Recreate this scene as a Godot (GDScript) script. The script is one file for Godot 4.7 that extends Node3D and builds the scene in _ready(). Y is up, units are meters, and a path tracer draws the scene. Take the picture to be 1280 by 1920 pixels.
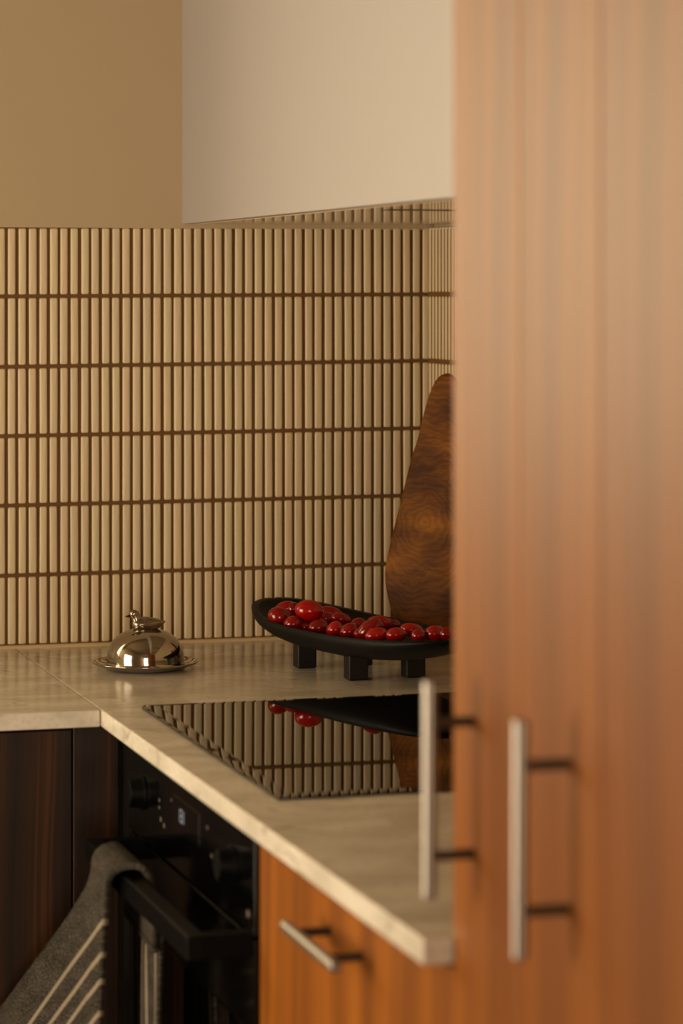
extends Node3D

# ------------------------------------------------------------------ geometry collector
class Geo:
	var p := PackedVector3Array()
	var n := PackedVector3Array()
	var u := PackedVector2Array()
	var s := PackedInt32Array()

	func tri(a: Vector3, b: Vector3, c: Vector3, ua := Vector2.ZERO, ub := Vector2.ZERO, uc := Vector2.ZERO, g := 0):
		p.append(a); p.append(b); p.append(c)
		u.append(ua); u.append(ub); u.append(uc)
		for i in 3:
			n.append(Vector3.ZERO)
		s.append(g)

	func quad(a: Vector3, b: Vector3, c: Vector3, d: Vector3, ua := Vector2.ZERO, ub := Vector2.ZERO, uc := Vector2.ZERO, ud := Vector2.ZERO, g := 0):
		tri(a, b, c, ua, ub, uc, g)
		tri(a, c, d, ua, uc, ud, g)

	# triangle with normals of its own, turned so that it faces along them (clockwise = front)
	func ntri(a: Vector3, b: Vector3, c: Vector3, na: Vector3, nb: Vector3, nc: Vector3, ua: Vector2, ub: Vector2, uc: Vector2):
		if (b - a).cross(c - a).dot(na + nb + nc) > 0.0:
			p.append(a); p.append(c); p.append(b)
			n.append(na); n.append(nc); n.append(nb)
			u.append(ua); u.append(uc); u.append(ub)
		else:
			p.append(a); p.append(b); p.append(c)
			n.append(na); n.append(nb); n.append(nc)
			u.append(ua); u.append(ub); u.append(uc)
		s.append(-2)

	# rings of equal length joined; closed round the ring; caps as fans
	func rings(r: Array, cap_a := true, cap_b := true, g := 0, flat_caps := false):
		var m: int = r[0].size()
		for i in r.size() - 1:
			for j in m:
				var k := (j + 1) % m
				quad(r[i][j], r[i][k], r[i + 1][k], r[i + 1][j], Vector2(float(j) / m, float(i) / r.size()), Vector2(float(j + 1) / m, float(i) / r.size()), Vector2(float(j + 1) / m, float(i + 1) / r.size()), Vector2(float(j) / m, float(i + 1) / r.size()), g)
		for e in 2:
			if (e == 0 and not cap_a) or (e == 1 and not cap_b):
				continue
			var ring = r[0] if e == 0 else r[r.size() - 1]
			var c := Vector3.ZERO
			for v in ring:
				c += v
			c /= m
			for j in m:
				var k := (j + 1) % m
				if e == 0:
					tri(c, ring[k], ring[j], Vector2(.5, 0), Vector2(float(j + 1) / m, 0), Vector2(float(j) / m, 0), g + 1 if flat_caps else g)
				else:
					tri(c, ring[j], ring[k], Vector2(.5, 1), Vector2(float(j) / m, 1), Vector2(float(j + 1) / m, 1), g + 1 if flat_caps else g)

	func mesh() -> ArrayMesh:
		var vol := 0.0
		for t in s.size():
			if s[t] != -2:
				vol += p[t * 3].dot(p[t * 3 + 1].cross(p[t * 3 + 2]))
		if vol > 0.0:
			for t in s.size():
				if s[t] != -2:
					var i := t * 3
					var a := p[i + 1]; p[i + 1] = p[i + 2]; p[i + 2] = a
					var b := u[i + 1]; u[i + 1] = u[i + 2]; u[i + 2] = b
		var sums := {}
		for t in s.size():
			if s[t] == -2:
				continue
			var i := t * 3
			var fn := -(p[i + 1] - p[i]).cross(p[i + 2] - p[i])
			for k in 3:
				if s[t] == -1:
					n[i + k] = fn.normalized()
				else:
					var key := [s[t], (p[i + k] * 100000.0).round()]
					sums[key] = sums.get(key, Vector3.ZERO) + fn
		for t in s.size():
			if s[t] < 0:
				continue
			for k in 3:
				var i := t * 3 + k
				n[i] = (sums[[s[t], (p[i] * 100000.0).round()]] as Vector3).normalized()
		var arr := []
		arr.resize(Mesh.ARRAY_MAX)
		arr[Mesh.ARRAY_VERTEX] = p
		arr[Mesh.ARRAY_NORMAL] = n
		arr[Mesh.ARRAY_TEX_UV] = u
		var m := ArrayMesh.new()
		m.add_surface_from_arrays(Mesh.PRIMITIVE_TRIANGLES, arr)
		return m

	# box from lo to hi with rounded edges of radius r; UVs are metres
	func rbox(lo: Vector3, hi: Vector3, r: float, seg := 1, off := Vector2.ZERO, xf := Transform3D.IDENTITY):
		var c := (lo + hi) / 2.0
		var h := (hi - lo) / 2.0
		r = minf(r, minf(h.x, minf(h.y, h.z)) * .98)
		for ax in 3:
			var a1 := (ax + 1) % 3
			var a2 := (ax + 2) % 3
			var g1 := _steps(h[a1], r, seg)
			var g2 := _steps(h[a2], r, seg)
			for sg in [-1.0, 1.0]:
				for i in g1.size() - 1:
					for j in g2.size() - 1:
						var P := []; var N := []; var U := []
						for q in [[i, j], [i + 1, j], [i + 1, j + 1], [i, j + 1]]:
							var v := Vector3.ZERO
							v[ax] = sg * h[ax]; v[a1] = g1[q[0]]; v[a2] = g2[q[1]]
							var inner := Vector3(clampf(v.x, -(h.x - r), h.x - r), clampf(v.y, -(h.y - r), h.y - r), clampf(v.z, -(h.z - r), h.z - r))
							var nn := (v - inner).normalized()
							var w := c + inner + nn * r
							P.append(xf * w); N.append((xf.basis * nn).normalized())
							U.append(off + (Vector2(w.z, w.y) if ax == 0 else Vector2(w.x, w.z) if ax == 1 else Vector2(w.x, w.y)))
						ntri(P[0], P[1], P[2], N[0], N[1], N[2], U[0], U[1], U[2])
						ntri(P[0], P[2], P[3], N[0], N[2], N[3], U[0], U[2], U[3])

	func _steps(h: float, r: float, seg: int) -> Array:
		var o := []
		for i in seg + 1:
			o.append(-h + r - r * tan(PI / 4 * (1.0 - float(i) / seg)))
		for i in seg + 1:
			o.append(h - r + r * tan(PI / 4 * float(i) / seg))
		return o

	# turned profile (r, y) about the vertical through c
	func lathe(prof: Array, seg: int, c: Vector3, sx := 1.0, sz := 1.0, g := 0):
		var r := []
		for q in prof:
			var ring := []
			for j in seg:
				var a := TAU * j / seg
				ring.append(c + Vector3(cos(a) * q.x * sx, q.y, sin(a) * q.x * sz))
			r.append(ring)
		rings(r, true, true, g)

	# round bar along a path; radii may differ
	func tube(path: Array, rad: Array, seg: int, squash := Vector2.ONE, g := 0, flat_caps := true):
		var r := []
		var prev := Vector3.ZERO
		for i in path.size():
			var d: Vector3 = (path[mini(i + 1, path.size() - 1)] - path[maxi(i - 1, 0)]).normalized()
			var a: Vector3
			if prev == Vector3.ZERO:
				a = d.cross(Vector3.UP if absf(d.y) < .9 else Vector3.RIGHT).normalized()
			else:
				a = (prev - d * prev.dot(d)).normalized()
			prev = a
			var b := d.cross(a)
			var ring := []
			for j in seg:
				var t := TAU * j / seg
				ring.append(path[i] + (a * cos(t) * squash.x + b * sin(t) * squash.y) * float(rad[i % rad.size()]))
			r.append(ring)
		rings(r, true, true, g, flat_caps)

	func ball(c: Vector3, rx: float, ry: float, rz: float, seg := 16, rows := 10, b := Basis.IDENTITY, g := 0):
		var r := []
		for i in range(1, rows):
			var t := PI * i / rows
			var ring := []
			for j in seg:
				var a := TAU * j / seg
				ring.append(c + b * Vector3(cos(a) * sin(t) * rx, cos(t) * ry, sin(a) * sin(t) * rz))
			r.append(ring)
		# poles
		var m := seg
		var top := c + b * Vector3(0, ry, 0)
		var bot := c - b * Vector3(0, ry, 0)
		rings(r, false, false, g)
		for j in m:
			var k := (j + 1) % m
			tri(top, r[0][k], r[0][j], Vector2(.5, 0), Vector2.ZERO, Vector2.ZERO, g)
			tri(bot, r[r.size() - 1][j], r[r.size() - 1][k], Vector2(.5, 1), Vector2.ONE, Vector2.ONE, g)


# ------------------------------------------------------------------ naming helpers
var taken := {}

func numbered(called: String) -> String:
	var k: int = taken.get(called, 0)
	taken[called] = k + 1
	return called if k == 0 else "%s_%03d" % [called, k]

func tag(o: Node3D, label: String, category: String, group := "") -> Node3D:
	o.set_meta("label", label)
	o.set_meta("category", category)
	if group != "":
		o.set_meta("group", group)
	return o

func thing(called: String, label: String, category: String, at := Vector3.ZERO, group := "") -> Node3D:
	var o := Node3D.new()
	o.name = numbered(called)
	o.position = at
	add_child(o)
	return tag(o, label, category, group)

# a mesh given in world places, put under parent as one named part
func part(called: String, mesh: Mesh, mat: Material, parent: Node3D = self, label := "") -> MeshInstance3D:
	var o := MeshInstance3D.new()
	o.name = numbered(called) if parent == self else called
	o.mesh = mesh
	o.material_override = mat
	o.cast_shadow = GeometryInstance3D.SHADOW_CASTING_SETTING_ON
	parent.add_child(o, true)
	var at := Vector3.ZERO
	var q: Node = parent
	while q != self:
		at += (q as Node3D).position
		q = q.get_parent()
	o.position = -at
	if label != "":
		o.set_meta("label", label)
	return o

func boxpart(called: String, lo: Vector3, hi: Vector3, r: float, mat: Material, parent: Node3D = self, off := Vector2.ZERO, label := "") -> MeshInstance3D:
	var g := Geo.new()
	g.rbox(lo, hi, r, 1, off)
	return part(called, g.mesh(), mat, parent, label)

func struct(o: Node3D) -> Node3D:
	o.set_meta("kind", "structure")
	return o

# ------------------------------------------------------------------ materials
func mat(c: Color, rough: float, metal := 0.0, spec := 0.5) -> StandardMaterial3D:
	var m := StandardMaterial3D.new()
	m.albedo_color = c
	m.roughness = rough
	m.metallic = metal
	m.metallic_specular = spec
	return m

func lerp3(stops: Array, t: float) -> Color:
	t = clampf(t, 0, 1) * (stops.size() - 1)
	var i := mini(int(t), stops.size() - 2)
	return (stops[i] as Color).lerp(stops[i + 1], t - i)

func noise(sd: int, f: float, oct := 3) -> FastNoiseLite:
	var q := FastNoiseLite.new()
	q.seed = sd
	q.noise_type = FastNoiseLite.TYPE_SIMPLEX_SMOOTH
	q.frequency = f
	q.fractal_type = FastNoiseLite.FRACTAL_FBM
	q.fractal_octaves = oct
	return q

# upright veneer: bands across, long along v
func wood_tex(sd: int, stops: Array, w := 512, h := 512) -> ImageTexture:
	var im := Image.create(w, h, false, Image.FORMAT_RGB8)
	var a := noise(sd, .012, 3); var b := noise(sd + 1, .09, 2); var c := noise(sd + 2, .5, 1); var d := noise(sd + 3, .004, 2)
	for y in h:
		for x in w:
			var t := 0.0
			var share := clampf((x - w * .85) / (w * .15), 0, 1)
			for k in (2 if share > 0 else 1):
				var xx := x - k * w + 14.0 * d.get_noise_2d((x - k * w) * .6, y * 1.6)
				var v := .5 + .75 * a.get_noise_2d(xx, y * .05) + .35 * b.get_noise_2d(xx, y * .035) + .16 * c.get_noise_2d(xx, y * .03)
				t += v * (share if k == 1 else 1.0 - share)
			im.set_pixel(x, y, lerp3(stops, t))
	im.generate_mipmaps()
	return ImageTexture.create_from_image(im)

func stone_tex(sd: int, base: Color, vein: Color, pale: Color) -> ImageTexture:
	var w := 1024
	var im := Image.create(w, w, false, Image.FORMAT_RGB8)
	var a := noise(sd, .004, 4); var b := noise(sd + 1, .012, 4); var c := noise(sd + 2, .12, 2); var d := noise(sd + 3, .006, 3)
	for y in w:
		for x in w:
			var wx := x + 40.0 * a.get_noise_2d(x, y)
			var wy := y + 40.0 * a.get_noise_2d(x + 500, y + 300)
			var cl := b.get_noise_2d(wx * .6, wy * 1.3)
			var rid := 1.0 - absf(d.get_noise_2d(wx * .7, wy * 1.5)) * 14.0
			var col := base.lerp(pale, clampf(.5 + cl * 1.3, 0, 1))
			col = col.lerp(vein, clampf(rid, 0, 1) * .45 * clampf(.4 + 2.0 * b.get_noise_2d(wx + 900, wy), 0, 1))
			col = col.lerp(vein, clampf(c.get_noise_2d(x, y) * .25, 0, .2))
			im.set_pixel(x, y, col)
	im.generate_mipmaps()
	return ImageTexture.create_from_image(im)

# end grain of a slab cut near a knot: wide uneven rings round one spot
func slab_tex() -> ImageTexture:
	var w := 384; var h := 768
	var im := Image.create(w, h, false, Image.FORMAT_RGB8)
	var a := noise(71, .006, 3); var b := noise(72, .05, 3); var c := noise(73, .02, 2)
	for y in h:
		for x in w:
			var X := x / float(w); var Y := y / float(h)
			var dx := (X - .40) * 1.0; var dy := (Y - .55) * 2.4
			var r := sqrt(dx * dx * 1.5 + dy * dy) + .10 * a.get_noise_2d(x, y * .8) + .006 * b.get_noise_2d(x * .5, y)
			var ring := .5 + .5 * sin(r * 95.0 + 4.0 * c.get_noise_2d(x * .4, y))
			var fine := .5 + .5 * sin(r * 330.0)
			var t := .14 + .14 * ring + .10 * fine + .12 * b.get_noise_2d(x * .3, y * 1.6) + .5 * a.get_noise_2d(x * .5, y) + .38 * exp(-pow(r / .22, 2.0))
			im.set_pixel(x, y, lerp3([Color(.27, .145, .02), Color(.41, .24, .045), Color(.56, .35, .085), Color(.66, .43, .13)], t))
	im.generate_mipmaps()
	return ImageTexture.create_from_image(im)

func towel_tex() -> ImageTexture:
	var w := 512; var h := 512
	var im := Image.create(w, h, false, Image.FORMAT_RGB8)
	var a := noise(31, .35, 2); var b := noise(32, .03, 3)
	for y in h:
		for x in w:
			var t := .45 + .75 * a.get_noise_2d(x, y) + .16 * b.get_noise_2d(x, y)
			var col := lerp3([Color(.10, .09, .075), Color(.225, .205, .175), Color(.37, .34, .295)], t)
			var d := x / float(w) * .4
			for st in [.138, .161, .181, .204]:
				if absf(d - st) < .0024:
					col = Color(.54, .49, .41).lerp(col, .15)
			im.set_pixel(x, y, col)
	im.generate_mipmaps()
	return ImageTexture.create_from_image(im)

func tex_mat(t: Texture2D, rough: float, sc := Vector3.ONE, spec := .5) -> StandardMaterial3D:
	var m := mat(Color.WHITE, rough, 0, spec)
	m.albedo_texture = t
	m.uv1_scale = sc
	return m

const FLOOR := -0.9
const CEIL := 1.6
const FACE := -0.595      # plane of the fronts of the right-hand run
const END := 1.876        # where the tall cabinet starts

var wood: StandardMaterial3D
var wood_shaded: StandardMaterial3D
var stone: StandardMaterial3D
var steel: StandardMaterial3D
var post_metal: StandardMaterial3D
var black_gloss: StandardMaterial3D
var black_matt: StandardMaterial3D
var cream: StandardMaterial3D
var plaster: StandardMaterial3D


func area(at: Vector3, size: Vector2, look: Vector3, energy: float, col: Color):
	var l := AreaLight3D.new()
	l.name = "window_area_light"
	l.area_size = size
	l.light_energy = energy
	l.light_color = col
	l.shadow_enabled = true
	l.area_range = 30.0
	l.area_attenuation = 2.0
	add_child(l, true)
	l.look_at_from_position(at, at + look, Vector3.UP)


func _ready():
	# ---- camera
	var cam := Camera3D.new()
	cam.name = "camera"
	var phys := CameraAttributesPhysical.new()
	phys.frustum_focal_length = 99.0
	phys.frustum_focus_distance = 3.78
	phys.frustum_near = 0.1
	phys.frustum_far = 60.0
	phys.exposure_aperture = 4.6
	cam.attributes = phys
	add_child(cam)
	cam.set_frustum(0.1 * 1920.0 / 5304.15, Vector2(0, -0.1 * 415.53 / 5304.15), 0.1, 60.0)
	cam.position = Vector3(-1.3039, .5091, 3.9882)
	cam.rotation.y = -.2845
	cam.current = true
	# ---- sky, exposure
	var we := WorldEnvironment.new()
	we.name = "world"
	var env := Environment.new()
	env.background_mode = Environment.BG_SKY
	var sky := Sky.new()
	var sm := ProceduralSkyMaterial.new()
	sm.sky_top_color = Color(.75, .70, .60)
	sm.sky_horizon_color = Color(.95, .86, .70)
	sm.ground_bottom_color = Color(.22, .19, .12)
	sm.ground_horizon_color = Color(.45, .40, .28)
	sky.sky_material = sm
	env.sky = sky
	env.ambient_light_source = Environment.AMBIENT_SOURCE_SKY
	env.tonemap_mode = Environment.TONE_MAPPER_LINEAR
	env.tonemap_exposure = 0.95
	env.sdfgi_enabled = true
	env.ssao_enabled = true
	env.ssil_enabled = true
	we.environment = env
	add_child(we)
	# ---- daylight through the back and front windows, light from an added left one
	var day := Color(1.0, .92, .81)
	area(Vector3(-1.95, .70, -.12), Vector2(1.3, 1.0), Vector3(0, 0, 1), 5.4, Color(1.0, .935, .765))
	area(Vector3(-2.72, .05, 1.28), Vector2(1.1, 1.3), Vector3(1, 0, 0), 8.8, day)  # light of the added left window, brightens the worktop edge and drawer fronts
	area(Vector3(-1.7, .35, 6.62), Vector2(1.3, 1.3), Vector3(0, 0, -1), 11.5, day)

	# ---- materials
	var wt := wood_tex(5, [Color(.39, .205, .015), Color(.45, .245, .02), Color(.51, .285, .03), Color(.56, .325, .045)])
	wood = tex_mat(wt, .45, Vector3(1.0 / .55, 1.0 / 2.6, 1), .34)
	wood_shaded = tex_mat(wood_tex(15, [Color(.09, .042, .010), Color(.125, .060, .013), Color(.165, .082, .016), Color(.25, .13, .026)]), .45, Vector3(1.0 / .30, 1.0 / 1.9, 1), .35)  # same cabinet wood, its colour darkened to hold the shade on the back run
	stone = tex_mat(stone_tex(11, Color(.74, .70, .625), Color(.52, .47, .39), Color(.83, .79, .72)), .21, Vector3(1 / 1.3, 1 / 1.3, 1))
	steel = mat(Color(.57, .54, .50), .38, .9)
	post_metal = mat(Color(.30, .26, .22), .4, .8)
	black_gloss = mat(Color(.012, .011, .010), .12, 0, .4)
	black_matt = mat(Color(.03, .026, .022), .45, 0, .3)
	cream = mat(Color(.625, .60, .585), .42)
	plaster = mat(Color(.67, .595, .475), .85, 0, .3)

	room()
	tiles()
	countertops()
	wall_cabinet()
	tall_cabinet()
	base_cabinets()
	oven()
	hob()
	board()
	bowl()
	tomatoes()
	butter_dish()
	towel()


# ------------------------------------------------------------------ room shell
func wall_with_hole(called: String, lo: Vector3, hi: Vector3, hlo: Vector3, hhi: Vector3, axis: int) -> Node3D:
	# axis: the horizontal axis along the wall (0 = x, 2 = z)
	var g := Geo.new()
	var a := lo; var b := hi
	b[axis] = hlo[axis]; g.rbox(a, b, .0005)
	a = lo; b = hi
	a[axis] = hhi[axis]; g.rbox(a, b, .0005)
	a = lo; b = hi
	a[axis] = hlo[axis]; b[axis] = hhi[axis]; b.y = hlo.y; g.rbox(a, b, .0005)
	a = lo; b = hi
	a[axis] = hlo[axis]; b[axis] = hhi[axis]; a.y = hhi.y; g.rbox(a, b, .0005)
	return struct(part(called, g.mesh(), plaster))

func window_in(hlo: Vector3, hhi: Vector3, axis: int):
	var n := "window_%d" % (1 + taken.get("windows", 0))
	taken["windows"] = taken.get("windows", 0) + 1
	var root := Node3D.new()
	root.name = n
	add_child(root)
	struct(root)
	var f := .05
	var white := mat(Color(.80, .76, .70), .4)
	for k in 4:
		var a := hlo; var b := hhi
		match k:
			0: b[axis] = hlo[axis] + f
			1: a[axis] = hhi[axis] - f
			2: b.y = hlo.y + f
			3: a.y = hhi.y - f
		if k > 1:
			a[axis] += f; b[axis] -= f
		boxpart("frame", a, b, .004, white, root)
	var c := hlo.lerp(hhi, .5)
	var a2 := hlo; var b2 := hhi
	a2[axis] = c[axis] - .02; b2[axis] = c[axis] + .02
	a2.y += f; b2.y -= f
	boxpart("mullion", a2, b2, .004, white, root)
	var glass := mat(Color(1, 1, 1, .04), .0)
	glass.transparency = BaseMaterial3D.TRANSPARENCY_ALPHA
	for k in 2:
		var a := hlo; var b := hhi
		a.y += f; b.y -= f
		if k == 0:
			a[axis] += f; b[axis] = c[axis] - .02
		else:
			a[axis] = c[axis] + .02; b[axis] -= f
		var o := 2 - axis
		a[o] = c[o] - .003; b[o] = c[o] + .003
		boxpart("pane", a, b, .0005, glass, root)

func room():
	struct(boxpart("floor", Vector3(-2.8, FLOOR - .1, -.2), Vector3(.2, FLOOR, 6.8), .001, mat(Color(.30, .24, .18), .5), self))
	struct(boxpart("ceiling", Vector3(-2.8, CEIL, -.2), Vector3(.2, CEIL + .1, 6.8), .001, mat(Color(.46, .39, .30), .9), self))
	wall_with_hole("wall_back", Vector3(-2.8, FLOOR, -.2), Vector3(.2, CEIL, -.006), Vector3(-2.6, .2, -.2), Vector3(-1.3, 1.2, -.006), 0)
	window_in(Vector3(-2.6, .2, -.09), Vector3(-1.3, 1.2, -.04), 0)
	struct(boxpart("wall_right", Vector3(.004, FLOOR, -.006), Vector3(.2, CEIL, 6.8), .0005, plaster))
	wall_with_hole("wall_left", Vector3(-2.8, FLOOR, -.006), Vector3(-2.6, CEIL, 6.8), Vector3(-2.8, -.62, .70), Vector3(-2.6, .72, 1.86), 2)
	window_in(Vector3(-2.70, -.62, .70), Vector3(-2.65, .72, 1.86), 2)  # unseen low window, added to throw light on the worktop's front edge
	wall_with_hole("wall_front", Vector3(-2.6, FLOOR, 6.5), Vector3(.004, CEIL, 6.7), Vector3(-2.35, -.3, 6.5), Vector3(-1.05, 1.0, 6.7), 0)
	window_in(Vector3(-2.35, -.3, 6.54), Vector3(-1.05, 1.0, 6.59), 0)


# ------------------------------------------------------------------ backsplash
const PITCH := .01508
const ROWH := .0989
const LX := [2.5, -1.6, -1.0, -1.2, -2.0, -.5, -3.2]
const RX := [.0, .3, 2.0, 2.5, 3.6, 3.0, 2.3]

func row_y(r: int, x: float) -> float:
	var t := clampf((x + .633) / .633, -1.5, 1.0)
	return .0066 + r * ROWH + lerpf(LX[r], RX[r], t) / 1262.0

func tile_mesh(w: float, h: float) -> ArrayMesh:
	var rr := [[.0, 1.0, .0012], [.0036, 1.0, .0018], [.0050, .0006, .0018], [.0058, .0020, .0012]]
	var rings := []
	for q in rr:
		var ins: float = q[1] if q[1] < .5 else 0.0
		var ring := []
		var cr := .0022
		for k in 4:
			var sx: float = [1, -1, -1, 1][k]; var sy: float = [1, 1, -1, -1][k]
			for e in 3:
				var a := PI / 2 * (k + e / 2.0)
				ring.append(Vector3(sx * (w / 2 - ins - cr) + cos(a) * cr, sy * (h / 2 - ins - cr) + sin(a) * cr, q[0]))
		rings.append(ring)
	var g := Geo.new()
	g.rings(rings, false, true)
	return g.mesh()

func tiles():
	var wb: Node3D = get_node("wall_back")
	var wr: Node3D = get_node("wall_right")
	var grout := mat(Color(.40, .29, .17), .95, 0, .2)
	boxpart("grout_bed", Vector3(-1.05, 0, -.008), Vector3(.004, .5985, .0020), .0002, grout, wb)
	boxpart("grout_bed", Vector3(-.0047, 0, -.001), Vector3(.006, .5985, END), .0002, grout, wr)
	var mats := []
	for c in [Color(.78, .71, .575), Color(.785, .72, .57), Color(.78, .70, .57), Color(.79, .705, .565), Color(.765, .695, .565)]:
		mats.append(mat(c, .42))
	var tm := tile_mesh(.0113, .0940)
	var rng := RandomNumberGenerator.new()
	rng.seed = 41
	var rest := Geo.new()
	for r in 6:
		for i in range(-26, 42):
			var x := -(42 - i - .5) * PITCH
			var y0 := row_y(r, x) + .0024
			var y1 := row_y(r + 1, x) - .0024
			if r == 5:
				y1 += .0024
			if r == 0:
				y0 -= .0045
			var c := Vector3(x + rng.randf_range(-.0004, .0004), (y0 + y1) / 2, -.0015 + rng.randf_range(-.0003, .0003))
			var sc := Vector3(rng.randf_range(.96, 1.04), (y1 - y0) / .0940, 1)
			var b := Basis(Vector3.FORWARD, rng.randf_range(-.0035, .0035)) * Basis(Vector3.UP, rng.randf_range(-.008, .008)) * Basis(Vector3.RIGHT, rng.randf_range(-.008, .008)) * Basis.from_scale(sc)
			var mi := rng.randi() % mats.size()
			if i >= -1:
				var o := MeshInstance3D.new()
				o.name = "tile"
				o.mesh = tm
				o.material_override = mats[mi]
				wb.add_child(o, true)
				o.transform = Transform3D(b, c)
			else:
				rest.rbox(c - Vector3(.0055, (y1 - y0) / 2, 0), c + Vector3(.0055, (y1 - y0) / 2, .0055), .0015)
	var ro := part("tile", rest.mesh(), mats[0], wb)
	ro.set_meta("kind", "stuff")
	var rest2 := Geo.new()
	for r in 6:
		for i in 122:
			var z := (i + .75) * PITCH
			if z > END - .01:
				continue
			var y0 := row_y(r, 0) + .0024
			var y1 := row_y(r + 1, 0) - .0024
			if r == 5:
				y1 += .0024
			var c := Vector3(.0005, (y0 + y1) / 2, z + rng.randf_range(-.0004, .0004))
			if i < 12:
				var o := MeshInstance3D.new()
				o.name = "tile"
				o.mesh = tm
				o.material_override = mats[rng.randi() % mats.size()]
				wr.add_child(o, true)
				o.transform = Transform3D(Basis(Vector3.UP, -PI / 2 + rng.randf_range(-.02, .02)) * Basis.from_scale(Vector3(1, (y1 - y0) / .0940, 1)), c)
			else:
				rest2.rbox(c - Vector3(.0055, (y1 - y0) / 2, .0055), c + Vector3(0, (y1 - y0) / 2, .0055), .0015)
	ro = part("tile", rest2.mesh(), mats[0], wr)
	ro.set_meta("kind", "stuff")
	# sealant bead where the tiles meet the worktop, and the one along their top
	var seal := mat(Color(.76, .66, .50), .5)
	var g := Geo.new()
	g.tube([Vector3(-1.05, .0015, .0025), Vector3(-.52, .0010, .0025), Vector3(.0, -.0005, .0025)], [.0042], 8)
	struct(part("trim_1", g.mesh(), seal))
	g = Geo.new()
	g.tube([Vector3(-.003, .0, .0), Vector3(-.003, .0, END)], [.0042], 8)
	struct(part("trim_2", g.mesh(), seal))
	boxpart("plaster_coat", Vector3(-1.25, .5985, -.0058), Vector3(.0035, CEIL - .001, .0036), .0008, plaster, wb)


# ------------------------------------------------------------------ stone tops
func countertops():
	var o := boxpart("countertop", Vector3(-.62, -.0212, .0), Vector3(.0, 0, END - .0005), .0022, stone, self, Vector2(3.1, .2))
	tag(o, "long pale veined stone worktop that carries the black hob", "countertop")
	o = boxpart("countertop", Vector3(-2.595, -.0212, .0), Vector3(-.6206, 0, .61), .0022, stone, self, Vector2(4.37, .83))
	tag(o, "short pale stone worktop left of the seam, in front of the tiled wall", "countertop")


# ------------------------------------------------------------------ cream wall cabinet
func wall_cabinet():
	var t := thing("wall_cabinet", "plain cream wall cabinet hanging above the hob, with a glossy underside", "cabinet", Vector3(-.18, .605, .9))
	boxpart("body", Vector3(-.356, .607, .001), Vector3(-.001, CEIL - .02, END - .004), .0008, cream, t)
	var gloss := mat(Color(.70, .64, .54), .09)
	boxpart("door", Vector3(-.378, .605, .002), Vector3(-.3575, CEIL - .02, END - .006), .0010, cream, t)
	boxpart("bottom_panel", Vector3(-.352, .6050, .002), Vector3(-.002, .6075, END - .006), .0003, gloss, t)
	boxpart("edge_strip", Vector3(-.3568, .6044, .002), Vector3(-.3525, .6074, END - .006), .0004, mat(Color(.74, .66, .54), .6), t)
	var g := Geo.new()
	g.rbox(Vector3(-.31, .6046, .755), Vector3(-.05, .6054, .790), .0002)
	g.rbox(Vector3(-.31, .6046, 1.30), Vector3(-.05, .6054, 1.335), .0002)
	g.rbox(Vector3(-.052, .6046, .76), Vector3(-.040, .6054, 1.335), .0002)
	part("hood_gap", g.mesh(), black_matt, t)


# ------------------------------------------------------------------ bar handles
func bar_handle(parent: Node3D, at: Vector3, along: Vector3):
	# at: middle of the bar, 35 mm in front of the face at x = FACE
	var g := Geo.new()
	var h := .084
	var path := []; var rad := []
	for q in [[-h, .0035], [-h + .0008, .0048], [-h + .002, .0055], [h - .002, .0055], [h - .0008, .0048], [h, .0035]]:
		path.append(at + along * q[0]); rad.append(q[1])
	g.tube(path, rad, 16)
	part("handle_bar", g.mesh(), steel, parent, "brushed steel bar")
	for sg in [-1, 1]:
		var b: Vector3 = at + along * (.051 * sg)
		g = Geo.new()
		g.tube([b, Vector3(FACE + .001, b.y, b.z)], [.0042], 12)
		part("handle_post", g.mesh(), post_metal, parent, "dark round post")


func tall_cabinet():
	var t := thing("tall_cabinet", "tall orange-brown wood cabinet in the right foreground with upright bar handles", "cabinet", Vector3(-.3, FLOOR, 2.6))
	boxpart("body", Vector3(FACE + .021, FLOOR + .1, END), Vector3(-.001, CEIL - .02, 3.3), .001, wood, t, Vector2(.3, .95))
	boxpart("plinth", Vector3(FACE + .06, FLOOR, END), Vector3(-.001, FLOOR + .098, 3.3), .001, wood, t)
	var zs := [END, 2.031, 2.191, 2.75, 3.3]
	for k in 4:
		var d := boxpart("door", Vector3(FACE, FLOOR + .1, zs[k] + .0006), Vector3(FACE + .0205, CEIL - .02, zs[k + 1] - .0006), .0012, wood, t, Vector2([.91, .25, .62, .2][k], .95))
		if k < 2:
			bar_handle(d, Vector3(FACE - .035, .126, [1.924, 2.128][k]), Vector3.UP)


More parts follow.
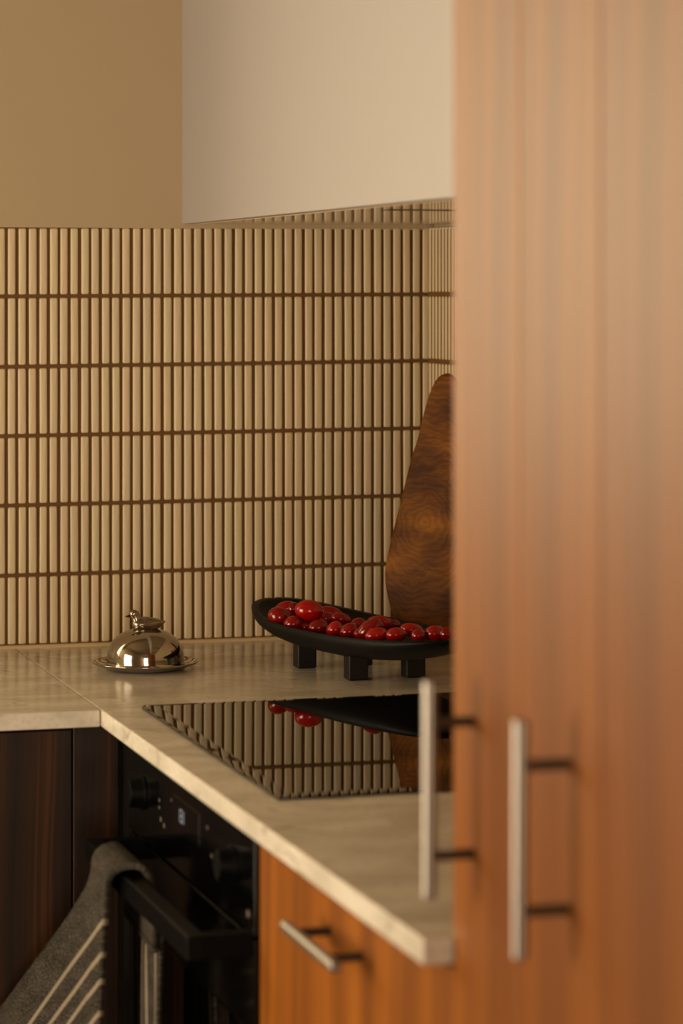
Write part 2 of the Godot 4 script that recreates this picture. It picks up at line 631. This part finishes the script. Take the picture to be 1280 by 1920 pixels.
func base_cabinets():
	var t := thing("base_cabinet", "wood base cabinet with shade put into its colour under the short worktop left of the oven", "cabinet", Vector3(-1.2, FLOOR, .3))
	boxpart("body", Vector3(-2.59, FLOOR + .1, .01), Vector3(-.62, -.0225, .568), .001, wood_shaded, t)
	boxpart("plinth", Vector3(-2.59, FLOOR, .01), Vector3(-.60, FLOOR + .098, .53), .001, wood_shaded, t)
	boxpart("door", Vector3(-1.10, FLOOR + .1, .569), Vector3(-.6522, -.026, .590), .0012, wood_shaded, t, Vector2(.13, .95))
	boxpart("filler_panel", Vector3(-.6502, FLOOR + .1, .569), Vector3(-.594, -.0225, .590), .0012, wood_shaded, t, Vector2(.71, .95))
	boxpart("door", Vector3(-1.70, FLOOR + .1, .569), Vector3(-1.1025, -.026, .590), .0012, wood_shaded, t, Vector2(.43, .95))
	boxpart("door", Vector3(-2.30, FLOOR + .1, .569), Vector3(-1.7025, -.026, .590), .0012, wood_shaded, t, Vector2(.83, .95))
	t = thing("drawer_cabinet", "orange-brown wood drawer cabinet between the black oven and the tall cabinet", "cabinet", Vector3(-.3, FLOOR, 1.57))
	boxpart("body", Vector3(FACE + .022, FLOOR + .1, 1.274), Vector3(-.01, -.0225, END - .001), .001, wood, t)
	boxpart("plinth", Vector3(FACE + .06, FLOOR, 1.274), Vector3(-.01, FLOOR + .098, END - .001), .001, wood, t)
	var f := boxpart("drawer_front", Vector3(FACE, -.24, 1.275), Vector3(FACE + .021, -.024, END - .002), .0012, wood, t, Vector2(.37, .95))
	bar_handle(f, Vector3(FACE - .033, -.071, 1.577), Vector3.BACK)
	boxpart("drawer_front", Vector3(FACE, FLOOR + .1, 1.275), Vector3(FACE + .021, -.2425, END - .002), .0012, wood, t, Vector2(.37, .95))


# ------------------------------------------------------------------ oven
func oven():
	var t := thing("oven", "black built-in oven with two knobs and a square towel-draped bar handle", "oven", Vector3(-.3, FLOOR, .97))
	var z0 := .672; var z1 := 1.272
	boxpart("body", Vector3(FACE + .012, FLOOR + .1, .60), Vector3(-.02, -.0225, z1), .001, black_matt, t)
	var cp := boxpart("control_panel", Vector3(FACE - .004, -.133, z0), Vector3(FACE + .011, -.0235, z1 - .001), .0015, black_gloss, t)
	for z in [.755, 1.185]:
		var g := Geo.new()
		var c := Vector3(FACE - .004, -.077, z)
		g.tube([c, c + Vector3(-.003, 0, 0), c + Vector3(-.004, 0, 0), c + Vector3(-.016, 0, 0), c + Vector3(-.018, 0, 0)], [.020, .020, .0175, .0162, .0145], 28)
		part("knob", g.mesh(), mat(Color(.010, .009, .008), .5, 0, .2), cp)
	var scr := mat(Color(.05, .05, .05), .2)
	boxpart("display", Vector3(FACE - .0046, -.088, .91), Vector3(FACE - .0038, -.052, 1.035), .0002, mat(Color(.012, .012, .013), .12), cp)
	var lit := mat(Color(.3, .3, .3), .4)
	lit.emission_enabled = true
	lit.emission = Color(.62, .66, .72)
	lit.emission_energy_multiplier = .28
	var g2 := Geo.new()
	for q in [[.944, -.0765, .0022, .014], [.9490, -.0640, .0085, .0022], [.9555, -.0765, .0022, .014], [.9490, -.0705, .0085, .0022], [.9490, -.0770, .0085, .0022], [.963, -.0765, .0022, .014]]:
		g2.rbox(Vector3(FACE - .0050, q[1], q[0]), Vector3(FACE - .0044, q[1] + q[3], q[0] + q[2]), .0001)
	part("display_digits", g2.mesh(), lit, cp)
	var prints := mat(Color(.34, .29, .23), .5)
	for q in [[.838, -.073, .004], [.838, -.081, .0035], [.845, -.094, .005], [.862, -.098, .005], [.90, -.062, .003], [1.07, -.062, .004], [1.09, -.088, .004], [1.242, -.118, .007]]:
		boxpart("printed_mark", Vector3(FACE - .0045, q[1], q[0]), Vector3(FACE - .0038, q[1] + q[2], q[0] + q[2] * 1.1), .0001, prints, cp)
	var d := boxpart("door", Vector3(FACE - .004, -.60, z0), Vector3(FACE + .011, -.1365, z1 - .001), .0015, black_gloss, t)
	boxpart("glass", Vector3(FACE - .0052, -.55, z0 + .05), Vector3(FACE - .0036, -.23, z1 - .05), .0005, mat(Color(.006, .006, .006), .03), d)
	boxpart("handle_bar", Vector3(-.666, -.154, .742), Vector3(-.647, -.1295, 1.264), .0014, mat(Color(.010, .008, .007), .4, 0, .22), d)
	for z in [.742, 1.243]:
		boxpart("handle_arm", Vector3(-.648, -.1535, z + .0005), Vector3(FACE - .003, -.13, z + .0205), .001, mat(Color(.008, .007, .006), .45, 0, .2), d)
	boxpart("drawer_front", Vector3(FACE - .002, FLOOR + .1, z0), Vector3(FACE + .011, -.603, z1 - .001), .0015, black_matt, t)
	boxpart("side_trim", Vector3(FACE + .006, FLOOR + .1, .5915), Vector3(FACE + .011, -.0235, z0 - .002), .001, black_matt, t)


# ------------------------------------------------------------------ hob: black glass with a facetted rim
func hob():
	var g := Geo.new()
	var lo := Vector2(-.572, .622); var hi := Vector2(-.06, 1.261)
	var levels := [[.0, .0002, 0], [.0, .0028, 0], [.0012, .0040, 1], [.016, .00475, 2]]
	var rects := []
	for q in levels:
		var e: float = q[0]
		rects.append([Vector3(lo.x + e, q[1] * 1.33, lo.y + e), Vector3(hi.x - e, q[1] * 1.33, lo.y + e), Vector3(hi.x - e, q[1] * .67, hi.y - e), Vector3(lo.x + e, q[1] * .67, hi.y - e)])
	for i in rects.size() - 1:
		for j in 4:
			var k := (j + 1) % 4
			g.quad(rects[i][j], rects[i][k], rects[i + 1][k], rects[i + 1][j], Vector2.ZERO, Vector2.ZERO, Vector2.ZERO, Vector2.ZERO, -1)
	g.quad(rects[3][0], rects[3][1], rects[3][2], rects[3][3], Vector2.ZERO, Vector2.ZERO, Vector2.ZERO, Vector2.ZERO, -1)
	g.quad(rects[0][3], rects[0][2], rects[0][1], rects[0][0], Vector2.ZERO, Vector2.ZERO, Vector2.ZERO, Vector2.ZERO, -1)
	var o := part("hob", g.mesh(), mat(Color(.008, .007, .006), .015))
	tag(o, "black glass hob with a mirror shine set on the stone worktop", "hob")


# ------------------------------------------------------------------ live-edge board leaning in the corner
func board():
	var out := [Vector2(-.050, .0), Vector2(-.066, .020), Vector2(-.0782, .042), Vector2(-.0873, .068), Vector2(-.0935, .0979), Vector2(-.0926, .1205), Vector2(-.0838, .1659), Vector2(-.0734, .2115), Vector2(-.0665, .2419), Vector2(-.0595, .2724), Vector2(-.0503, .3029), Vector2(-.0427, .3373), Vector2(-.0349, .3656), Vector2(-.0253, .3855), Vector2(-.0147, .3924), Vector2(-.004, .3915), Vector2(.008, .378), Vector2(.017, .345), Vector2(.024, .30), Vector2(.030, .25), Vector2(.036, .20), Vector2(.041, .15), Vector2(.043, .10), Vector2(.041, .06), Vector2(.034, .025), Vector2(.022, .0)]
	# smooth the outline
	var cur := []
	var m := out.size()
	for i in m:
		for e in 3:
			var p0: Vector2 = out[(i + m - 1) % m]; var p1: Vector2 = out[i]; var p2: Vector2 = out[(i + 1) % m]; var p3: Vector2 = out[(i + 2) % m]
			cur.append(p1.cubic_interpolate(p2, p0, p3, e / 3.0) if i < m - 1 else p1.lerp(p2, e / 3.0))
	var c := Vector2(-.02, .17)
	var ax := Vector3(.88294759, 0, .46947156)
	var up := Vector3(.06533781, .99026807, -.12288255)
	var nn := Vector3(-.4649027, .1391731, .87435481)
	var org := Vector3(-.045, .0025, .215)
	var th := .026
	var g := Geo.new()
	var prof := [[0.0, -th], [-.006, -th], [.0, -th + .005], [.0, -.005], [-.0015, -.0018], [-.005, .0]]
	var rings := []
	for q in [[.006, -th], [.0015, -th + .003], [.0, -th + .007], [.0, -.007], [.0015, -.0025], [.0055, .0]]:
		var ring := []
		for v in cur:
			var w: Vector2 = v + (c - v).normalized() * float(q[0])
			ring.append(org + ax * w.x + up * w.y + nn * float(q[1]))
		rings.append(ring)
	g.rings(rings, true, true, 0, true)
	# planar texture places on the board's own face
	for i in g.p.size():
		var d := g.p[i] - org
		g.u[i] = Vector2((d.dot(ax) + .10) / .16, 1.0 - d.dot(up) / .40)
	var o := part("cutting_board", g.mesh(), tex_mat(slab_tex(), .5, Vector3.ONE, .35))
	tag(o, "tall dark live-edge wooden board leaning against the tiles behind the bowl", "cutting board")


# ------------------------------------------------------------------ black footed boat bowl
const BC := Vector3(-.2235, 0, .37)     # middle of the bowl on the worktop
const BL := .240
const BW := .089
const B_LONG := Vector3(.2301, 0, .9732)
const B_SIDE := Vector3(-.9732, 0, .2301)

func rim_y(t: float) -> float:
	return .0612 + (.0155 if t < 0.0 else .0075) * pow(absf(t), 2.6)

func half_w(t: float) -> float:
	return BW * pow(maxf(0.0, 1.0 - pow(absf(t), 2.3)), 1.0 / 2.2)

func bowl():
	var t := thing("footed_bowl", "black boat-shaped wooden bowl on block feet holding small red tomatoes", "bowl", BC)
	var dark := mat(Color(.035, .028, .024), .55, 0, .3)
	var g := Geo.new()
	var n := 48
	var rings := []
	# each ring is a cross-section: outer skin from rim to rim below, then inner skin back
	for i in n + 1:
		var s := -cos(PI * i / n)
		s = clampf(s, -.9992, .9992)
		var w := maxf(half_w(s), .0012)
		var ry := rim_y(s)
		var dep := .0330 * pow(maxf(0.0, 1.0 - pow(absf(s), 2.6)), .6) + .0035
		var ring := []
		for k in 17:
			var a := PI * k / 16
			ring.append(BC + B_LONG * (s * BL) + B_SIDE * (-cos(a) * w) + Vector3(0, ry - dep * pow(sin(a), .75), 0))
		var wi := maxf(w - .008, .0004)
		var di := maxf(dep - .010, .0005)
		for k in 17:
			var a := PI * (1.0 - k / 16.0)
			ring.append(BC + B_LONG * (s * BL * .972) + B_SIDE * (-cos(a) * wi) + Vector3(0, ry - .0008 - di * pow(sin(a), .85), 0))
		rings.append(ring)
	g.rings(rings, true, true, 0, true)
	part("body", g.mesh(), dark, t)
	for q in [[-.279, .307], [-.247, .441], [-.167, .437], [-.199, .303]]:
		g = Geo.new()
		g.rbox(Vector3(q[0] - .0132, .0004, q[1] - .0132), Vector3(q[0] + .0132, .037, q[1] + .0132), .0022, 2)
		part("foot", g.mesh(), mat(Color(.075, .05, .036), .5, 0, .4), t)


# ------------------------------------------------------------------ tomatoes
func tomato_mesh(sd: int) -> ArrayMesh:
	var g := Geo.new()
	var prof := []
	var e: float = [.0, .05, -.03][sd % 3]
	for i in range(1, 16):
		var a := PI * i / 16
		var r := sin(a) * (1.0 - e * cos(a))
		var y := -cos(a)
		if i > 12:
			y -= .03 * (i - 12)
		prof.append(Vector2(r, y))
	g.lathe(prof, 24, Vector3.ZERO)
	return g.mesh()

func tomatoes():
	var mats := []
	for c in [Color(.52, .016, .006), Color(.47, .012, .005), Color(.57, .028, .008), Color(.42, .010, .005)]:
		var m := mat(c, .16, 0, .5)
		mats.append(m)
	var scar := mat(Color(.32, .22, .06), .7)
	var shapes := [tomato_mesh(0), tomato_mesh(1), tomato_mesh(2)]
	var list := [
		# x, y, z, long half-axis, short half-axis, lean, turn, label
		[-0.3094, 0.0690, 0.2889, 0.0152, 0.0126, 2.01, 0.0, "egg-shaped red tomato lying furthest left by the bowl's blunt end"],
		[-0.2881, 0.0750, 0.2434, 0.0146, 0.0095, 1.40, 0.0, "half-hidden dark red tomato behind the leftmost one, nearest the blunt end"],
		[-0.2792, 0.0750, 0.2528, 0.0095, 0.0088, 1.57, 0.0, "small red tomato just left of and behind the big topmost one"],
		[-0.2785, 0.0810, 0.3287, 0.0186, 0.0136, 1.66, 0.0, "large glossy red tomato standing highest on the left pile"],
		[-0.3019, 0.0640, 0.3300, 0.0118, 0.0104, 1.40, 0.0, "small red tomato with a pale stem scar, second along the near rim"],
		[-0.2852, 0.0590, 0.3286, 0.0090, 0.0082, 1.57, 0.0, "tiniest round red tomato in the near row, under the big topmost one"],
		[-0.2736, 0.0610, 0.3559, 0.0139, 0.0107, 1.40, 0.0, "oval red tomato in the near row, right of the tiniest one"],
		[-0.2614, 0.0620, 0.3930, 0.0116, 0.0102, 1.05, 0.0, "round red tomato above the gap between the two left feet"],
		[-0.2504, 0.0630, 0.4233, 0.0126, 0.0102, 1.13, 0.0, "round red tomato with a small highlight above the front left foot"],
		[-0.2256, 0.0680, 0.2511, 0.0161, 0.0081, 1.83, 0.0, "dark red tomato lying along the far side right of the big topmost one"],
		[-0.2430, 0.0640, 0.2827, 0.0138, 0.0087, 1.71, 0.0, "shaded red tomato in the hollow just right of the big topmost one"],
		[-0.2238, 0.0640, 0.2949, 0.0138, 0.0080, 1.83, 0.0, "shaded red tomato on the far side behind the near row's middle"],
		[-0.2144, 0.0630, 0.3467, 0.0107, 0.0079, 1.57, 0.0, "half-covered red tomato on the second row behind the front left foot"],
		[-0.2048, 0.0720, 0.4106, 0.0155, 0.0085, 1.66, 0.0, "flat-lying red tomato on top of the right-hand heap"],
		[-0.2344, 0.0700, 0.4646, 0.0187, 0.0115, 0.96, 0.0, "longest red tomato leaning on the front of the right-hand heap"],
		[-0.2328, 0.0650, 0.4877, 0.0145, 0.0093, 1.36, 0.0, "shiny red tomato lowest at the near rim in the bowl's middle"],
		[-0.2423, 0.0620, 0.4472, 0.0091, 0.0077, 1.57, 0.0, "small red tomato wedged left of the shiny one at the near rim's middle"],
		[-0.2115, 0.0670, 0.5052, 0.0131, 0.0089, 1.48, 0.0, "bright red tomato on the near rim straight below the board's left edge"],
		[-0.1818, 0.0660, 0.3892, 0.0121, 0.0071, 1.66, 0.0, "dark little tomato on the far side between heap and board"],
		[-0.1842, 0.0700, 0.4853, 0.0146, 0.0083, 1.75, 0.0, "red tomato in the second row below the board's foot"],
		[-0.1873, 0.0670, 0.5241, 0.0096, 0.0082, 1.57, 0.0, "small round red tomato on the near rim in front of the one below the board"],
		[-0.1656, 0.0690, 0.5240, 0.0124, 0.0103, 1.48, 0.0, "red tomato just left of the one cut off by the tall cabinet"],
		[-0.1522, 0.0690, 0.5339, 0.0103, 0.0089, 1.57, 0.0, "red tomato cut off by the edge of the tall cabinet"],
	]
	for i in list.size():
		var q = list[i]
		var t := thing("tomato", q[7], "tomato", Vector3(q[0], q[1] - .0022, q[2]), "tomatoes in the black bowl")
		var b := Basis(Vector3.UP, -.28 + float(q[6])) * Basis(Vector3.BACK, -float(q[5]))
		t.basis = b * Basis.from_scale(Vector3.ONE)
		var o := MeshInstance3D.new()
		o.name = "flesh"
		o.mesh = shapes[i % 3]
		o.material_override = mats[(i * 7 + 1) % 4]
		o.scale = Vector3(q[4], q[3], q[4]) * 1.08
		t.add_child(o, true)
		var s := MeshInstance3D.new()
		s.name = "stem_scar"
		var g := Geo.new()
		g.ball(Vector3(0, float(q[3]) * 1.06, 0), .0016, .0006, .0016, 8, 6)
		s.mesh = g.mesh()
		s.material_override = scar
		t.add_child(s, true)


# ------------------------------------------------------------------ silver butter dish
func butter_dish():
	var c := Vector3(-.489, 0, .262)
	var silver := mat(Color(.66, .63, .58), .09, 1.0)
	var g := Geo.new()
	g.lathe([Vector2(.038, .0008), Vector2(.050, .0006), Vector2(.053, .0022), Vector2(.062, .0052), Vector2(.0700, .0085), Vector2(.0716, .0098), Vector2(.0712, .0112), Vector2(.0695, .0110), Vector2(.061, .0082), Vector2(.0555, .0066), Vector2(.053, .0062), Vector2(.020, .0060)], 64, c)
	var o := part("butter_plate", g.mesh(), silver)
	tag(o, "round silver plate with a raised rim under the domed duck lid", "plate")
	var t := thing("butter_dome", "silver domed lid with a small duck on top, on the round plate", "lid", c + Vector3(0, .0068, 0))
	g = Geo.new()
	var prof := [Vector2(.050, .0070), Vector2(.0528, .0070), Vector2(.0532, .0080), Vector2(.0522, .0092), Vector2(.0518, .0110)]
	for i in range(1, 21):
		var a := PI / 2 * i / 21.0
		prof.append(Vector2(.0518 * pow(cos(a), .90), .0110 + .0440 * pow(sin(a), .80)))
	prof.append(Vector2(.003, .0551))
	g.lathe(prof, 64, c)
	part("dome", g.mesh(), silver, t)
	# duck, beak towards -x
	var aged := mat(Color(.58, .53, .46), .24, 1.0)
	var tn := noise(9, 900.0, 1)
	g = Geo.new()
	var body := []
	for q in [[.0275, .0632, .0008, .0008], [.0255, .0622, .0026, .0020], [.021, .0608, .0056, .0046], [.015, .0602, .0086, .0074], [.007, .0600, .0106, .0096], [-.001, .0598, .0112, .0102], [-.008, .0598, .0104, .0098], [-.013, .0600, .0084, .0084], [-.0165, .0603, .0052, .0054], [-.0182, .0606, .0012, .0012]]:
		var ring := []
		for j in 20:
			var a := TAU * j / 20
			var feather := 1.0 + .035 * sin(q[0] * 2200.0 + 3.0 * sin(a * 5.0))
			ring.append(c + Vector3(q[0], q[1] + sin(a) * q[3] * feather, cos(a) * q[2] * feather))
		body.append(ring)
	g.rings(body, true, true)
	g.tube([c + Vector3(-.0085, .0590, 0), c + Vector3(-.0112, .0640, 0), c + Vector3(-.0125, .0680, 0), c + Vector3(-.0134, .0715, 0), c + Vector3(-.0150, .0745, 0), c + Vector3(-.0152, .0768, 0), c + Vector3(-.0152, .0785, 0), c + Vector3(-.0152, .0793, 0)], [.0082, .0070, .0060, .0057, .0060, .0060, .0044, .0014], 18, Vector2(.92, 1.05), 0, false)
	g.ball(c + Vector3(-.0158, .0742, 0), .0064, .0060, .0054, 18, 12)
	var duck := part("duck", g.mesh(), aged, t)
	g = Geo.new()
	g.tube([c + Vector3(-.0195, .0735, 0), c + Vector3(-.0230, .0722, 0), c + Vector3(-.0262, .0712, 0), c + Vector3(-.0275, .0709, 0)], [.0024, .0019, .0017, .0006], 12, Vector2(1.25, .55), 0, false)
	g.tube([c + Vector3(-.0192, .0722, 0), c + Vector3(-.0225, .0706, 0), c + Vector3(-.0250, .0696, 0)], [.0020, .0014, .0005], 12, Vector2(1.2, .45), 0, false)
	part("beak", g.mesh(), mat(Color(.25, .20, .15), .3, 1.0), t)
	for sg in [-1, 1]:
		g = Geo.new()
		var e := c + Vector3(-.0184, .0754, sg * .0046)
		g.ball(e, .0011, .0011, .0008, 10, 8)
		part("eye", g.mesh(), mat(Color(.06, .05, .04), .2, .6), t)
		g = Geo.new()
		var wing := []
		for q in [[.0215, .0630, .0005], [.018, .0624, .0022], [.012, .0618, .0040], [.004, .0612, .0050], [-.004, .0610, .0042], [-.0085, .0610, .0012]]:
			var ring := []
			for j in 12:
				var a := TAU * j / 12
				ring.append(c + Vector3(q[0], q[1] + sin(a) * q[2], sg * (.0088 + .0012 * cos(q[0] * 90.0) - .010 * maxf(0.0, q[0] - .012) * 30.0 * .6 + cos(a) * .0022)))
			wing.append(ring)
		g.rings(wing, true, true)
		part("wing", g.mesh(), aged, t)


# ------------------------------------------------------------------ towel on the oven bar
func sheet(P: Array, U: Array, th: float) -> ArrayMesh:
	# P[i][j]: a grid of points; gives it thickness along its normals
	var r := P.size(); var c: int = P[0].size()
	var N := []
	for i in r:
		var row := []
		for j in c:
			var du: Vector3 = P[i][mini(j + 1, c - 1)] - P[i][maxi(j - 1, 0)]
			var dv: Vector3 = P[mini(i + 1, r - 1)][j] - P[maxi(i - 1, 0)][j]
			row.append(du.cross(dv).normalized())
		N.append(row)
	var g := Geo.new()
	for side in [-1.0, 1.0]:
		for i in r - 1:
			for j in c - 1:
				var A := []; var UU := []
				for q in [[i, j], [i, j + 1], [i + 1, j + 1], [i + 1, j]]:
					A.append(P[q[0]][q[1]] + N[q[0]][q[1]] * th / 2 * side)
					UU.append(U[q[0]][q[1]])
				if side > 0:
					g.quad(A[0], A[1], A[2], A[3], UU[0], UU[1], UU[2], UU[3])
				else:
					g.quad(A[3], A[2], A[1], A[0], UU[3], UU[2], UU[1], UU[0])
	var loop := []
	for j in c:
		loop.append([0, j])
	for i in range(1, r):
		loop.append([i, c - 1])
	for j in range(c - 2, -1, -1):
		loop.append([r - 1, j])
	for i in range(r - 2, 0, -1):
		loop.append([i, 0])
	for k in loop.size():
		var a = loop[k]; var b = loop[(k + 1) % loop.size()]
		var pa: Vector3 = P[a[0]][a[1]]; var pb: Vector3 = P[b[0]][b[1]]
		var na: Vector3 = N[a[0]][a[1]] * th / 2; var nb: Vector3 = N[b[0]][b[1]] * th / 2
		var ua: Vector2 = U[a[0]][a[1]]; var ub: Vector2 = U[b[0]][b[1]]
		g.quad(pb + nb, pa + na, pa - na, pb - nb, ub, ua, ua, ub)
	return g.mesh()

func along(pts: Array, t: float) -> Vector3:
	var f := clampf(t, 0, 1) * (pts.size() - 1)
	var i := mini(int(f), pts.size() - 2)
	var a: Vector3 = pts[maxi(i - 1, 0)]; var d: Vector3 = pts[mini(i + 2, pts.size() - 1)]
	return (pts[i] as Vector3).cubic_interpolate(pts[i + 1], a, d, f - i)

func towel():
	var t := thing("towel", "grey-brown terry towel with pale stripes hung over the oven bar handle", "towel", Vector3(-.67, -.5, .86))
	var m := tex_mat(towel_tex(), .95, Vector3.ONE, .1)
	var rng := RandomNumberGenerator.new()
	rng.seed = 8
	var L := [Vector3(-.636, -.20, .835), Vector3(-.638, -.150, .835), Vector3(-.643, -.1235, .836), Vector3(-.658, -.1195, .838), Vector3(-.6725, -.130, .838), Vector3(-.672, -.166, .805), Vector3(-.682, -.22, .735), Vector3(-.706, -.281, .672), Vector3(-.736, -.334, .640), Vector3(-.748, -.352, .632)]
	var R := [Vector3(-.636, -.21, .985), Vector3(-.637, -.155, .985), Vector3(-.643, -.1240, .982), Vector3(-.660, -.1170, .972), Vector3(-.678, -.130, .953), Vector3(-.680, -.165, .938), Vector3(-.682, -.215, .932), Vector3(-.685, -.285, .930), Vector3(-.688, -.38, .930), Vector3(-.690, -.50, .930)]
	var P := []; var U := []
	var rows := 54; var cols := 30
	for i in rows + 1:
		var s := float(i) / rows
		var a := along(L, s); var b := along(R, s)
		var row := []; var ur := []
		var fall := clampf((s - .42) / .5, 0, 1)
		for j in cols + 1:
			var k := float(j) / cols
			var v := a.lerp(b, k)
			v.x -= (.010 * sin(k * PI * 2.2 + .4) + .006 * sin(k * PI * 5.0)) * fall * sin(k * PI)
			v.y += -.012 * sin(k * PI) * fall
			v.x += rng.randf_range(-.0003, .0003)
			var dist := 0.1204 + 0.9358 * (v.x + .70) + -0.7050 * (v.y + .25) + 0.3450 * (v.z - .80)
			if s < .36:
				dist = minf(dist, .128)
			row.append(v); ur.append(Vector2(dist / .4, s * 1.2))
		P.append(row); U.append(ur)
	part("front_drape", sheet(P, U, .0065), m, t)
	P = []; U = []
	for i in 30:
		var s := i / 29.0
		var row := []; var ur := []
		for j in 16:
			var k := j / 15.0
			var v := Vector3(-.630 + .004 * sin(k * 9.0 + s * 2.0) - .004 * s, -.185 - .36 * s, lerpf(.855, .985 - .006 * sin(s * 5.0), k))
			row.append(v); ur.append(Vector2((.138 + v.z - .897 if v.z < .925 else .172 + v.z - .966) / .4, s * 1.1))
		P.append(row); U.append(ur)
	part("back_drape", sheet(P, U, .0055), m, t)
